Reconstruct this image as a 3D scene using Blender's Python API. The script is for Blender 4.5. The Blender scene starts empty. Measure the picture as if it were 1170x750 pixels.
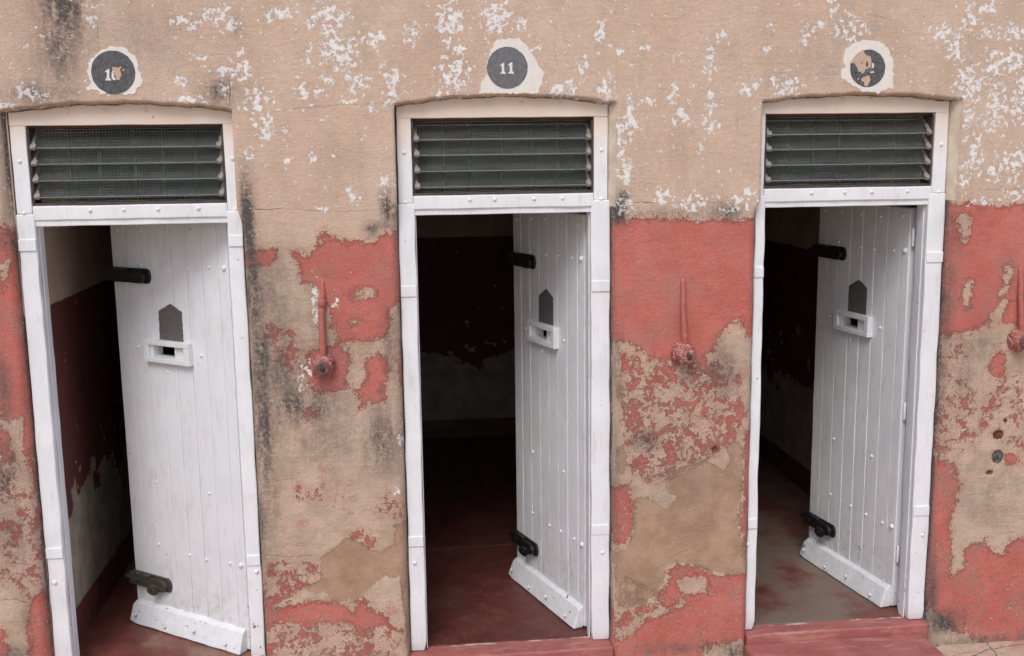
import bpy, bmesh, math, random
import numpy as np
from mathutils import Vector, noise as mnoise

random.seed(11)
R = math.radians
scene = bpy.context.scene
COL = scene.collection

# ------------------------------------------------------------------ camera
W, H = 1170, 750
CAM = dict(f=1218.67, pos=(-0.5117, -4.8084, 2.362), yaw=0.1116, pitch=-0.1649, roll=-0.013)
def cam_axes():
    y, p, r = CAM['yaw'], CAM['pitch'], CAM['roll']
    fw = Vector((math.sin(y)*math.cos(p), math.cos(y)*math.cos(p), math.sin(p)))
    rt = fw.cross(Vector((0, 0, 1))).normalized(); up = rt.cross(fw)
    return rt*math.cos(r)+up*math.sin(r), up*math.cos(r)-rt*math.sin(r), fw
RT, UP, FW = cam_axes()
cam_data = bpy.data.cameras.new('camera')
cam_data.sensor_fit = 'HORIZONTAL'; cam_data.sensor_width = 36.0
cam_data.lens = CAM['f']*36.0/W
cam_data.clip_start = 0.05; cam_data.clip_end = 2000
cam = bpy.data.objects.new('camera', cam_data); COL.objects.link(cam)
from mathutils import Matrix
M3 = Matrix((RT, UP, -FW)).transposed().to_4x4()
M3.translation = Vector(CAM['pos'])
cam.matrix_world = M3
scene.camera = cam

# ------------------------------------------------------------------ light
SUN_EL, SUN_AZ = 52.0, -20.0      # elevation; azimuth off the wall's normal (negative = from the left)
world = bpy.data.worlds.new('World'); scene.world = world; world.use_nodes = True
wn = world.node_tree.nodes; wn.clear()
sky = wn.new('ShaderNodeTexSky'); sky.sky_type = 'NISHITA'; sky.sun_disc = False
sky.sun_elevation = R(SUN_EL)
sdir = Vector((math.sin(R(SUN_AZ))*math.cos(R(SUN_EL)), -math.cos(R(SUN_AZ))*math.cos(R(SUN_EL)), math.sin(R(SUN_EL))))
sky.sun_rotation = math.atan2(sdir.x, sdir.y)
sky.dust_density = 3.0; sky.air_density = 1.0; sky.ozone_density = 1.0
bg = wn.new('ShaderNodeBackground'); bg.inputs[1].default_value = 0.115
wo = wn.new('ShaderNodeOutputWorld')
world.node_tree.links.new(sky.outputs[0], bg.inputs[0]); world.node_tree.links.new(bg.outputs[0], wo.inputs[0])
sl = bpy.data.lights.new('sun', 'SUN'); sl.energy = 1.3; sl.angle = R(28); sl.color = (1.0, 0.985, 0.975)
so = bpy.data.objects.new('sun', sl); COL.objects.link(so)
so.location = sdir*20
so.rotation_euler = sdir.to_track_quat('Z', 'Y').to_euler()
scene.view_settings.view_transform = 'Standard'; scene.view_settings.look = 'None'
scene.view_settings.exposure = 0.25; scene.view_settings.gamma = 1.0
scene.view_settings.use_curve_mapping = False

# ------------------------------------------------------------------ pixel helpers
C0 = np.array(CAM['pos']); RTn, UPn, FWn = (np.array(v) for v in (RT, UP, FW))
def on_y(px, py, y):
    d = FWn+RTn*(px-W/2)/CAM['f']-UPn*(py-H/2)/CAM['f']
    return C0+d*(y-C0[1])/d[1]
WY = -0.05                                # plaster face; the door frames' face is y = 0
def wp(px, py):
    p = on_y(px, py, WY); return (p[0], p[2])
def poly(pts): return [wp(*p) for p in pts]

# ------------------------------------------------------------------ node helpers
class NT:
    def __init__(s, name):
        s.m = bpy.data.materials.new(name); s.m.use_nodes = True
        s.t = s.m.node_tree; s.t.nodes.clear()
        s.out = s.t.nodes.new('ShaderNodeOutputMaterial')
        s.b = s.t.nodes.new('ShaderNodeBsdfPrincipled')
        s.t.links.new(s.b.outputs[0], s.out.inputs[0])
        s.tc = s.t.nodes.new('ShaderNodeTexCoord')
        s.geo = s.t.nodes.new('ShaderNodeNewGeometry')
    def put(s, sock, v):
        if isinstance(v, bpy.types.NodeSocket): s.t.links.new(v, sock)
        elif v is not None: sock.default_value = v
    def set(s, name, v):
        if isinstance(v, tuple) and len(v) == 3: v = (*v, 1)
        s.put(s.b.inputs[name], v)
    def math(s, op, a, b=None, c=None, clamp=False):
        n = s.t.nodes.new('ShaderNodeMath'); n.operation = op; n.use_clamp = clamp
        for i, v in enumerate((a, b, c)):
            if v is not None: s.put(n.inputs[i], v)
        return n.outputs[0]
    def add(s, a, b): return s.math('ADD', a, b)
    def mul(s, a, b): return s.math('MULTIPLY', a, b)
    def mapping(s, vec, scale=(1, 1, 1), loc=(0, 0, 0), rot=(0, 0, 0)):
        n = s.t.nodes.new('ShaderNodeMapping'); s.put(n.inputs[0], vec)
        n.inputs['Location'].default_value = loc; n.inputs['Scale'].default_value = scale; n.inputs['Rotation'].default_value = rot
        return n.outputs[0]
    def noise(s, scale, detail=3, rough=0.55, vec=None, dist=0.0):
        n = s.t.nodes.new('ShaderNodeTexNoise'); s.put(n.inputs['Vector'], vec if vec is not None else s.tc.outputs['Object'])
        n.inputs['Scale'].default_value = scale; n.inputs['Detail'].default_value = detail
        n.inputs['Roughness'].default_value = rough; n.inputs['Distortion'].default_value = dist
        return n.outputs[0]
    def voro(s, scale, vec=None, feature='F1', out=0):
        n = s.t.nodes.new('ShaderNodeTexVoronoi'); n.feature = feature
        s.put(n.inputs['Vector'], vec if vec is not None else s.tc.outputs['Object']); n.inputs['Scale'].default_value = scale
        return n.outputs[out]
    def sstep(s, v, lo, hi, a=0.0, b=1.0):
        n = s.t.nodes.new('ShaderNodeMapRange'); n.interpolation_type = 'SMOOTHSTEP'
        for i, x in enumerate((v, lo, hi, a, b)): s.put(n.inputs[i], x)
        return n.outputs[0]
    def lin(s, v, lo, hi, a=0.0, b=1.0):
        n = s.t.nodes.new('ShaderNodeMapRange')
        for i, x in enumerate((v, lo, hi, a, b)): s.put(n.inputs[i], x)
        return n.outputs[0]
    def mix(s, f, a, b, mode='MIX'):
        n = s.t.nodes.new('ShaderNodeMix'); n.data_type = 'RGBA'; n.blend_type = mode
        s.put(n.inputs[0], f)
        for i, v in ((6, a), (7, b)):
            if isinstance(v, tuple) and len(v) == 3: v = (*v, 1)
            s.put(n.inputs[i], v)
        return n.outputs[2]
    def attr(s, name):
        n = s.t.nodes.new('ShaderNodeAttribute'); n.attribute_name = name; return n.outputs['Fac']
    def xyz(s, vec=None):
        n = s.t.nodes.new('ShaderNodeSeparateXYZ'); s.put(n.inputs[0], vec if vec is not None else s.tc.outputs['Object']); return n.outputs
    def bump(s, h, dist, strength=1.0, nrm=None):
        n = s.t.nodes.new('ShaderNodeBump'); n.inputs['Strength'].default_value = strength; n.inputs['Distance'].default_value = dist
        s.put(n.inputs['Height'], h)
        if nrm is not None: s.put(n.inputs['Normal'], nrm)
        return n.outputs[0]

# ------------------------------------------------------------------ colours
TAN = (0.635, 0.48, 0.37); TAN2 = (0.71, 0.545, 0.43); RED = (0.50, 0.135, 0.105); CEM = (0.30, 0.19, 0.115)
WHITE = (0.765, 0.790, 0.825); WHITE_F = (0.81, 0.835, 0.87)

# ------------------------------------------------------------------ materials
def mat_wall():
    n = NT('weathered_plaster')
    P = n.tc.outputs['Object']
    n1 = n.noise(15, 3, 0.6); n2 = n.noise(45, 3, 0.6); n3 = n.noise(150, 2, 0.6); n4 = n.noise(420, 2, 0.6)
    big = n.noise(1.7, 3, 0.5); mid = n.noise(6, 4, 0.6)
    def edge(base, a1, a2, a3):
        v = n.add(base, n.mul(n.math('SUBTRACT', n1, 0.5), a1))
        v = n.add(v, n.mul(n.math('SUBTRACT', n2, 0.5), a2))
        v = n.add(v, n.mul(n.math('SUBTRACT', n4, 0.5), a3*0.8))
        return n.add(v, n.mul(n.math('SUBTRACT', n3, 0.5), a3))
    red_v = edge(n.attr('red'), 0.095, 0.070, 0.044)
    # sparse chips through the red skin
    chip = n.sstep(n.add(n.noise(52, 5, 0.70, n.mapping(P, (1, 1, 1), (3, 1, 7))), n.mul(n.attr('chip'), 0.05)), 0.665, 0.685)
    red_m = n.mul(n.sstep(red_v, -0.0006, 0.0006), n.math('SUBTRACT', 1.0, chip))
    cem_v = edge(n.attr('cement'), 0.045, 0.034, 0.012)
    cem_m = n.sstep(cem_v, -0.001, 0.001)
    # flakes of the old white coat
    fl = n.noise(39, 6, 0.64, n.mapping(P, (1, 1, 1), (5, 2, 1), (0, 0.5, 0)), 0.1)
    fl2 = n.noise(150, 3, 0.65, n.mapping(P, (1, 1, 1), (9, 4, 3)))
    flv = n.add(n.add(n.attr('white'), n.mul(n.math('SUBTRACT', fl, 0.5), 4.2)), n.mul(n.math('SUBTRACT', fl2, 0.5), 0.7))
    wht_m = n.mul(n.sstep(flv, 0.55, 0.60), n.math('SUBTRACT', 1.0, n.mul(n.sstep(n.noise(130, 3, 0.6, n.mapping(P, (1, 1, 1), (6, 6, 2))), 0.61, 0.65), 0.6)))
    # tan coat
    tan = n.mix(n.sstep(mid, 0.36, 0.64), TAN, TAN2)
    tan = n.mix(n.mul(n.sstep(big, 0.42, 0.62), 0.55), tan, (0.67, 0.475, 0.36))
    zz = n.xyz()[2]
    low = n.sstep(zz, 2.05, 1.85)
    tan = n.mix(n.mul(low, 0.75), tan, n.mix(n.sstep(n.noise(9, 4, 0.65), 0.38, 0.6), (0.45, 0.345, 0.25), (0.62, 0.48, 0.365)))
    tan = n.mix(n.mul(n.sstep(n3, 0.5, 0.66), 0.22), tan, (0.36, 0.26, 0.19))
    tan = n.mix(n.mul(n.sstep(n.noise(3.2, 5, 0.7, n.mapping(P, (2.2, 1, 0.5))), 0.52, 0.72), 0.30), tan, (0.42, 0.32, 0.25))
    gw = n.noise(2.6, 5, 0.7, n.mapping(P, (1.2, 1, 0.7), (8, 2, 6)))
    tan = n.mix(n.mul(n.sstep(gw, 0.50, 0.68), 0.40), tan, (0.46, 0.36, 0.285))
    pk = n.noise(30, 4, 0.65, n.mapping(P, (0.8, 1, 1.3), (2, 2, 5)))
    tan = n.mix(n.mul(n.sstep(pk, 0.50, 0.66), 0.40), tan, (0.60, 0.40, 0.315))
    tan = n.mix(n.mul(n.sstep(pk, 0.47, 0.34), 0.40), tan, (0.47, 0.385, 0.295))
    trow = n.noise(22, 4, 0.7, n.mapping(P, (0.35, 1, 3.2), (0, 4, 1)))
    tan = n.mix(n.mul(n.sstep(trow, 0.54, 0.70), n.mul(n.add(low, 0.35), 0.40)), tan, (0.36, 0.275, 0.21))
    red = n.mix(n.sstep(n.noise(7, 4, 0.6), 0.36, 0.64), RED, (0.56, 0.17, 0.135))
    red = n.mix(n.mul(n.sstep(n.noise(26, 4, 0.7), 0.50, 0.70), 0.45), red, (0.41, 0.105, 0.092))
    red = n.mix(n.mul(n.sstep(n.noise(3, 4, 0.7), 0.5, 0.68), 0.35), red, (0.60, 0.26, 0.215))
    red = n.mix(n.mul(n.sstep(n.noise(5, 6, 0.72, n.mapping(P, (1, 1, 1), (1, 9, 4))), 0.44, 0.64), n.mul(n.add(low, 0.25), 0.55)), red, (0.40, 0.185, 0.155))
    red = n.mix(n.mul(n.sstep(n3, 0.50, 0.64), 0.40), red, (0.38, 0.12, 0.105))
    red = n.mix(n.mul(n.sstep(n4, 0.58, 0.68), 0.35), red, (0.62, 0.36, 0.31))
    cem = n.mix(n.sstep(n.noise(8, 5, 0.65), 0.35, 0.65), (0.385, 0.25, 0.17), (0.50, 0.335, 0.235))
    cem = n.mix(n.mul(n.sstep(n3, 0.5, 0.7), 0.25), cem, (0.27, 0.175, 0.12))
    col = n.mix(red_m, tan, red)
    wash = n.mul(n.mul(n.sstep(red_v, -0.038, -0.001), n.sstep(n.add(n3, n.mul(n4, 0.7)), 0.80, 0.98)), n.math('SUBTRACT', 1.0, red_m))
    col = n.mix(n.mul(wash, 0.8), col, (0.52, 0.22, 0.18))
    # shadow of the torn skin's edge, painted as a dark hairline on the plaster
    edge_shade = n.mul(n.mul(n.sstep(red_v, -0.0030, -0.0012), n.sstep(red_v, 0.0, -0.0008)), n.sstep(n.noise(19, 2, 0.5, n.mapping(P, (1, 1, 1), (2, 7, 1))), 0.50, 0.62))
    col = n.mix(n.mul(edge_shade, 0.7), col, (0.20, 0.13, 0.10))
    # pale primer along the torn edges
    rim = n.mul(n.sstep(red_v, -0.0055, -0.0012), n.math('SUBTRACT', 1.0, n.sstep(red_v, -0.0010, 0.0002)))
    rim = n.mul(rim, n.sstep(n.noise(22, 2, 0.5), 0.48, 0.60))
    col = n.mix(n.mul(rim, 0.8), col, (0.66, 0.56, 0.46))
    col = n.mix(cem_m, col, cem)
    crim = n.mul(n.sstep(cem_v, -0.006, -0.0015), n.math('SUBTRACT', 1.0, n.sstep(cem_v, -0.0012, 0.0)))
    col = n.mix(n.mul(n.mul(crim, n.sstep(n.noise(17, 2, 0.5), 0.46, 0.58)), 0.7), col, (0.66, 0.56, 0.46))
    col = n.mix(n.mul(wht_m, 0.96), col, n.mix(n.sstep(n2, 0.4, 0.65), (0.93, 0.92, 0.91), (0.86, 0.835, 0.81)))
    # pink bloom of rubbed paint over the plaster
    blm = n.mul(n.attr('bloom'), n.mul(n.sstep(n.add(n1, n.mul(n3, 0.6)), 0.90, 1.02), 0.6))
    col = n.mix(n.mul(blm, n.math('SUBTRACT', 1.0, cem_m)), col, (0.50, 0.19, 0.155))
    # mould and soot
    grain = n.add(n.mul(n.noise(70, 5, 0.75), 0.95), n.mul(n.noise(13, 5, 0.7, n.mapping(P, (1.6, 1, 0.35), (3, 3, 3))), 0.85))
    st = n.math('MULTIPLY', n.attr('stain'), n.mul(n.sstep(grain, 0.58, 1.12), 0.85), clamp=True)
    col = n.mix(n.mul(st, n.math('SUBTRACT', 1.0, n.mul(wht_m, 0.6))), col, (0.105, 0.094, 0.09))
    # dust and grit specks
    speck = n.sstep(n.noise(210, 2, 0.5, n.mapping(P, (1, 1, 1), (1, 8, 2))), 0.70, 0.74)
    col = n.mix(n.mul(speck, 0.5), col, (0.16, 0.11, 0.085))
    pale = n.sstep(n.noise(190, 2, 0.5, n.mapping(P, (1, 1, 1), (4, 3, 9))), 0.70, 0.745)
    col = n.mix(n.mul(pale, 0.55), col, (0.66, 0.57, 0.49))
    hole = n.attr('hole')
    hm = n.sstep(n.add(hole, n.mul(n.math('SUBTRACT', n3, 0.5), 0.006)), -0.001, 0.002)
    col = n.mix(hm, col, n.mix(n.sstep(n2, 0.42, 0.6), (0.13, 0.052, 0.032), (0.22, 0.10, 0.06)))
    gm = n.sstep(n.add(n.attr('hole_grey'), n.mul(n.math('SUBTRACT', n3, 0.5), 0.012)), -0.001, 0.002)
    col = n.mix(gm, col, n.mix(n.sstep(n2, 0.42, 0.6), (0.07, 0.066, 0.066), (0.17, 0.15, 0.135)))
    n.set('Base Color', col)
    n.set('Roughness', n.lin(red_m, 0, 1, 0.93, 0.72)); n.set('Specular IOR Level', 0.25)
    curl = n.mul(n.sstep(red_v, -0.001, 0.002), n.sstep(red_v, 0.016, 0.003))
    h = n.add(n.add(n.mul(red_m, 0.9), n.mul(curl, 0.5)), n.mul(n3, 0.6))
    h = n.add(h, n.mul(wht_m, -0.25)); h = n.add(h, n.mul(cem_m, -1.0))
    h = n.add(h, n.mul(n4, n.lin(red_m, 0, 1, 0.60, 0.25)))
    h = n.add(h, n.mul(mid, 1.2)); h = n.add(h, n.mul(n2, 0.6)); h = n.add(h, n.mul(trow, 0.5))
    n.set('Normal', n.bump(h, 0.0048, 1.0))
    return n.m

def mat_paint(name, col, rough=0.45, chips=0.0, dirt=0.25, chipcol=(0.12, 0.085, 0.06), lowdirt=0.0, bounce_tint=0.0):
    n = NT(name)
    P = n.tc.outputs['Object']
    W_ = n.geo.outputs['Position']
    c = n.mix(n.sstep(n.noise(5, 4, 0.6, W_), 0.35, 0.7), col, tuple(x*0.93 for x in col))
    drt = n.mul(n.sstep(n.noise(16, 6, 0.75, n.mapping(W_, (1.5, 1.5, 0.35))), 0.50, 0.72), dirt)
    streak = n.mul(n.sstep(n.noise(55, 4, 0.7, n.mapping(W_, (1, 1, 0.05), (2, 1, 3))), 0.55, 0.72), dirt*0.8)
    c = n.mix(streak, c, tuple(x*0.74 for x in col))
    c = n.mix(drt, c, tuple(x*y for x, y in zip(col, (0.60, 0.53, 0.46))))
    if bounce_tint:      # warm bounce light painted into the frames' colour, stronger towards the top
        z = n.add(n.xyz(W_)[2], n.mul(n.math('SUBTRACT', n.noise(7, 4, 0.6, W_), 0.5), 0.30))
        c = n.mix(n.mul(n.sstep(z, 2.28, 2.56), bounce_tint), c, (0.76, 0.62, 0.50))
    if lowdirt:
        z = n.xyz(W_)[2]
        ld = n.mul(n.sstep(z, 0.5, 0.0), n.sstep(n.noise(24, 5, 0.7, W_), 0.42, 0.66))
        c = n.mix(n.mul(ld, lowdirt), c, (0.30, 0.23, 0.18))
    if chips:
        z = n.xyz(W_)[2]
        th = n.lin(z, 0.0, 0.7, 0.705-0.07*chips, 0.735-0.035*chips)
        ch = n.noise(30, 5, 0.64, n.mapping(W_, (1, 1, 0.8), (2, 5, 8)))
        cm = n.sstep(n.math('SUBTRACT', ch, th), -0.006, 0.006)
        c = n.mix(cm, c, n.mix(n.sstep(n.noise(90, 2, 0.5, W_), 0.45, 0.6), chipcol, (0.30, 0.13, 0.10)))
    n.set('Base Color', c); n.set('Roughness', n.lin(n.noise(30, 3, 0.6, W_), 0.3, 0.7, rough-0.07, rough+0.13))
    h = n.add(n.mul(n.noise(90, 4, 0.65, n.mapping(W_, (1, 1, 0.07))), 0.8), n.mul(n.noise(9, 3, 0.6, W_), 1.2))
    n.set('Normal', n.bump(h, 0.0022, 0.8))
    return n.m

def mat_simple(name, col, rough=0.6, var=0.25, scale=20, metal=0.0, bump=0.0015, col2=None):
    n = NT(name)
    c = n.mix(n.sstep(n.noise(scale, 4, 0.65), 0.36, 0.66), col, col2 or tuple(x*(1-var) for x in col))
    n.set('Base Color', c); n.set('Roughness', rough); n.set('Metallic', metal)
    if bump: n.set('Normal', n.bump(n.noise(scale*5, 4, 0.65), bump, 0.8))
    return n.m

def mat_floor(name, base, worn, wornlo, wornhi, joint_y=None):
    n = NT(name)
    W_ = n.geo.outputs['Position']
    c = n.mix(n.sstep(n.noise(7, 5, 0.65, W_), 0.35, 0.65), base, tuple(x*0.72 for x in base))
    wm = n.sstep(n.noise(2.6, 5, 0.62, n.mapping(W_, (1, 0.8, 1), (4, 1, 0))), wornlo, wornhi)
    c = n.mix(wm, c, worn)
    c = n.mix(n.mul(n.sstep(n.noise(40, 4, 0.7, W_), 0.55, 0.7), 0.35), c, (0.25, 0.17, 0.13))
    if joint_y:
        y = n.xyz(W_)[1]
        d = n.math('ABSOLUTE', n.math('SUBTRACT', n.add(y, n.mul(n.noise(6, 2, 0.5, W_), 0.006)), joint_y))
        c = n.mix(n.mul(n.sstep(d, 0.006, 0.003), 0.5), c, (0.36, 0.24, 0.19))
    n.set('Base Color', c); n.set('Roughness', n.lin(n.noise(12, 4, 0.6, W_), 0.3, 0.7, 0.38, 0.62))
    n.set('Normal', n.bump(n.noise(35, 5, 0.65, W_), 0.002, 0.6))
    return n.m

def mat_cell():
    n = NT('cell_plaster')
    W_ = n.geo.outputs['Position']
    z = n.xyz(W_)[2]
    c_top = n.mix(n.sstep(n.noise(4, 4, 0.6, W_), 0.35, 0.65), (0.56, 0.46, 0.37), (0.44, 0.35, 0.28))
    c_red = n.mix(n.sstep(n.noise(4, 4, 0.6, W_), 0.35, 0.65), (0.135, 0.034, 0.030), (0.11, 0.029, 0.026))
    c_peel = n.mix(n.sstep(n.noise(8, 4, 0.6, W_), 0.35, 0.65), (0.40, 0.35, 0.28), (0.28, 0.24, 0.19))
    zi = n.add(z, n.mul(n.math('SUBTRACT', n.noise(30, 3, 0.6, W_), 0.5), 0.012))
    c = n.mix(n.sstep(zi, 1.672, 1.678), c_red, c_top)
    zp = n.add(z, n.add(n.mul(n.math('SUBTRACT', n.noise(3.5, 3, 0.6, W_), 0.5), 0.75), n.mul(n.math('SUBTRACT', n.noise(25, 3, 0.6, W_), 0.5), 0.14)))
    c = n.mix(n.sstep(zp, 0.69, 0.675), c, c_peel)
    c = n.mix(n.sstep(n.add(n.noise(9, 4, 0.62, W_), n.mul(n.sstep(z, 1.3, 0.9), 0.06)), 0.685, 0.70), c, c_peel)
    n.set('Base Color', c); n.set('Roughness', 0.75)
    n.set('Normal', n.bump(n.noise(20, 5, 0.65, W_), 0.006, 0.7))
    return n.m

def mat_glass():
    n = NT('louvre_glass')
    n.set('Base Color', (0.80, 0.88, 0.86)); n.set('Transmission Weight', 1.0)
    n.set('Roughness', n.lin(n.noise(20, 3, 0.6), 0.3, 0.7, 0.06, 0.20)); n.set('IOR', 1.5)
    d = n.t.nodes.new('ShaderNodeBsdfDiffuse'); d.inputs[0].default_value = (0.40, 0.43, 0.42, 1)
    mx = n.t.nodes.new('ShaderNodeMixShader')
    n.put(mx.inputs[0], n.lin(n.noise(9, 5, 0.7, n.mapping(n.tc.outputs['Object'], (1, 1, 3))), 0.35, 0.75, 0.04, 0.12))
    n.t.links.new(n.b.outputs[0], mx.inputs[1]); n.t.links.new(d.outputs[0], mx.inputs[2]); n.t.links.new(mx.outputs[0], n.out.inputs[0])
    return n.m

def mat_ground():
    n = NT('yard_concrete')
    W_ = n.geo.outputs['Position']
    c = n.mix(n.sstep(n.noise(3, 5, 0.65, W_), 0.35, 0.65), (0.45, 0.335, 0.25), (0.55, 0.41, 0.31))
    c = n.mix(n.mul(n.sstep(n.noise(26, 5, 0.7, W_), 0.5, 0.68), 0.45), c, (0.22, 0.17, 0.125))
    c = n.mix(n.mul(n.sstep(n.noise(5, 4, 0.65, n.mapping(W_, (1, 1, 1), (7, 7, 0))), 0.60, 0.68), 0.5), c, (0.44, 0.20, 0.16))
    n.set('Base Color', c); n.set('Roughness', 0.9)
    n.set('Normal', n.bump(n.noise(30, 6, 0.7, W_), 0.008, 0.8))
    return n.m

def mat_redstep():
    n = NT('red_step_paint')
    W_ = n.geo.outputs['Position']
    c = n.mix(n.sstep(n.noise(6, 5, 0.65, W_), 0.35, 0.65), (0.40, 0.135, 0.12), (0.32, 0.10, 0.09))
    c = n.mix(n.mul(n.sstep(n.noise(9, 5, 0.7, n.mapping(W_, (0.5, 2, 2))), 0.52, 0.66), 0.6), c, (0.48, 0.25, 0.20))
    up = n.xyz(n.geo.outputs['Normal'])
    c = n.mix(n.mul(n.sstep(n.noise(60, 4, 0.7, W_), 0.66, 0.70), 0.6), c, (0.55, 0.43, 0.34))
    p = n.xyz(W_)
    lip = n.mul(n.sstep(p[1], 0.030, 0.046), n.sstep(p[2], -0.03, -0.012))     # paint worn off the back lip
    c = n.mix(n.mul(lip, n.sstep(n.noise(14, 4, 0.65, n.mapping(W_, (0.6, 1, 1))), 0.46, 0.60)), c, (0.60, 0.51, 0.43))
    n.set('Base Color', c); n.set('Roughness', 0.6)
    n.set('Normal', n.bump(n.noise(40, 5, 0.7, W_), 0.003, 0.7))
    return n.m

M = {}
M['wall'] = mat_wall()
M['limewash'] = mat_simple('limewashed_reveal', (0.66, 0.58, 0.47), 0.9, 0.25, 14, col2=(0.52, 0.44, 0.34))
M['frame'] = mat_paint('white_frame_paint', WHITE_F, 0.45, chips=0.85, dirt=0.34, bounce_tint=0.9)
M['leaf'] = mat_paint('white_door_paint', WHITE, 0.42, chips=0.35, dirt=0.32, lowdirt=0.35)
M['bar'] = mat_paint('white_bar_paint', WHITE, 0.42, chips=0.75, dirt=0.08, lowdirt=0.14)
M['black'] = mat_simple('black_ironwork', (0.012, 0.012, 0.013), 0.38, 0.3, 40)
M['worn_iron'] = mat_simple('worn_ironwork', (0.075, 0.066, 0.052), 0.5, 0.45, 45)
M['slot_plate'] = mat_simple('grey_plate', (0.125, 0.12, 0.115), 0.6, 0.25, 60)
M['sash'] = mat_simple('brown_sash', (0.085, 0.060, 0.047), 0.7, 0.4, 30)
M['clip'] = mat_simple('dull_clip', (0.34, 0.31, 0.28), 0.5, 0.45, 60)
M['bars'] = mat_simple('iron_bar', (0.20, 0.165, 0.13), 0.7, 0.3, 30)
M['mesh'] = mat_simple('wire_grey', (0.46, 0.46, 0.44), 0.6, 0.3, 80, bump=0)
M['glass'] = mat_glass()
M['glass_edge'] = mat_simple('ground_glass_edge', (0.34, 0.37, 0.35), 0.5, 0.3, 40, bump=0)
M['cell'] = mat_cell()
M['ceiling'] = mat_simple('cell_ceiling', (0.45, 0.40, 0.34), 0.9)
M['floor_red'] = mat_floor('polished_red_floor', (0.125, 0.036, 0.029), (0.15, 0.07, 0.052), 0.52, 0.72, 1.34)
M['floor_mid'] = mat_floor('scuffed_red_floor', (0.18, 0.052, 0.040), (0.24, 0.135, 0.095), 0.46, 0.64)
M['floor_worn'] = mat_floor('worn_red_floor', (0.18, 0.055, 0.045), (0.19, 0.14, 0.11), 0.36, 0.56)
M['step'] = mat_redstep()
M['ground'] = mat_ground()
M['crack'] = mat_simple('crack_shadow', (0.055, 0.042, 0.034), 0.95, 0.3, 60)
M['disc'] = mat_simple('black_number_disc', (0.070, 0.073, 0.082), 0.8, 0.25, 55, col2=(0.125, 0.125, 0.128))
M['disc_grey'] = mat_simple('grey_number_disc', (0.125, 0.130, 0.142), 0.8, 0.25, 60, col2=(0.18, 0.18, 0.185))
M['border'] = mat_simple('white_border_paint', (0.78, 0.745, 0.69), 0.8, 0.08, 30)
M['digit'] = mat_simple('white_numeral_paint', (0.78, 0.76, 0.73), 0.8, 0.1, 60)
M['flaketan'] = mat_simple('bare_tan_plaster', (0.58, 0.43, 0.32), 0.92, 0.15, 40)
M['pipe'] = mat_simple('red_painted_pipe', (0.46, 0.138, 0.112), 0.55, 0.25, 30, bump=0.002)
M['fitting'] = mat_simple('flaking_red_fitting', (0.44, 0.145, 0.12), 0.6, 0.3, 55, bump=0.004, col2=(0.24, 0.12, 0.105))
def mat_flaky():
    n = NT('flaking_red_fitting')
    c = n.mix(n.sstep(n.noise(45, 5, 0.7), 0.42, 0.58), (0.42, 0.125, 0.10), (0.30, 0.10, 0.09))
    c = n.mix(n.sstep(n.noise(75, 5, 0.7, n.mapping(n.tc.outputs['Object'], (1, 1, 1), (3, 3, 3))), 0.54, 0.58), c, (0.58, 0.40, 0.36))
    c = n.mix(n.sstep(n.noise(60, 5, 0.7, n.mapping(n.tc.outputs['Object'], (1, 1, 1), (7, 1, 3))), 0.57, 0.61), c, (0.13, 0.065, 0.055))
    n.set('Base Color', c); n.set('Roughness', 0.6); n.set('Normal', n.bump(n.noise(70, 5, 0.7), 0.006, 1.0)); return n.m
M['fitting'] = mat_flaky()
M['cap'] = mat_simple('brown_cap', (0.115, 0.055, 0.047), 0.5, 0.4, 60, col2=(0.22, 0.13, 0.12), bump=0.003)
M['capdark'] = mat_simple('cap_recess', (0.05, 0.035, 0.032), 0.6, 0.3, 60)

# ------------------------------------------------------------------ mesh helpers
def tag(o, label=None, cat=None, group=None, kind=None):
    if label: o['label'] = label
    if cat: o['category'] = cat
    if group: o['group'] = group
    if kind: o['kind'] = kind
    return o
def empty(name, loc, rz=0.0):
    o = bpy.data.objects.new(name, None); COL.objects.link(o)
    o.location = loc; o.rotation_euler = (0, 0, rz); o.empty_display_size = 0.1
    return o
def obj(name, bm, m, parent=None, smooth=False):
    me = bpy.data.meshes.new(name); bm.normal_update(); bm.to_mesh(me); bm.free()
    if smooth: me.polygons.foreach_set('use_smooth', [True]*len(me.polygons))
    me.materials.append(m)
    o = bpy.data.objects.new(name, me); COL.objects.link(o)
    if parent: o.parent = parent
    if smooth == 'w':
        w = o.modifiers.new('weighted', 'WEIGHTED_NORMAL'); w.weight = 80
    return o
def share(name, me, loc, parent, rot=None, scale=None):
    o = bpy.data.objects.new(name, me); COL.objects.link(o); o.parent = parent; o.location = loc
    if rot: o.rotation_euler = rot
    if scale: o.scale = scale
    return o
def nz(x, y, z, s, seed=0.0):
    return mnoise.noise(Vector((x*s+seed, y*s+seed*1.7, z*s-seed)))
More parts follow.
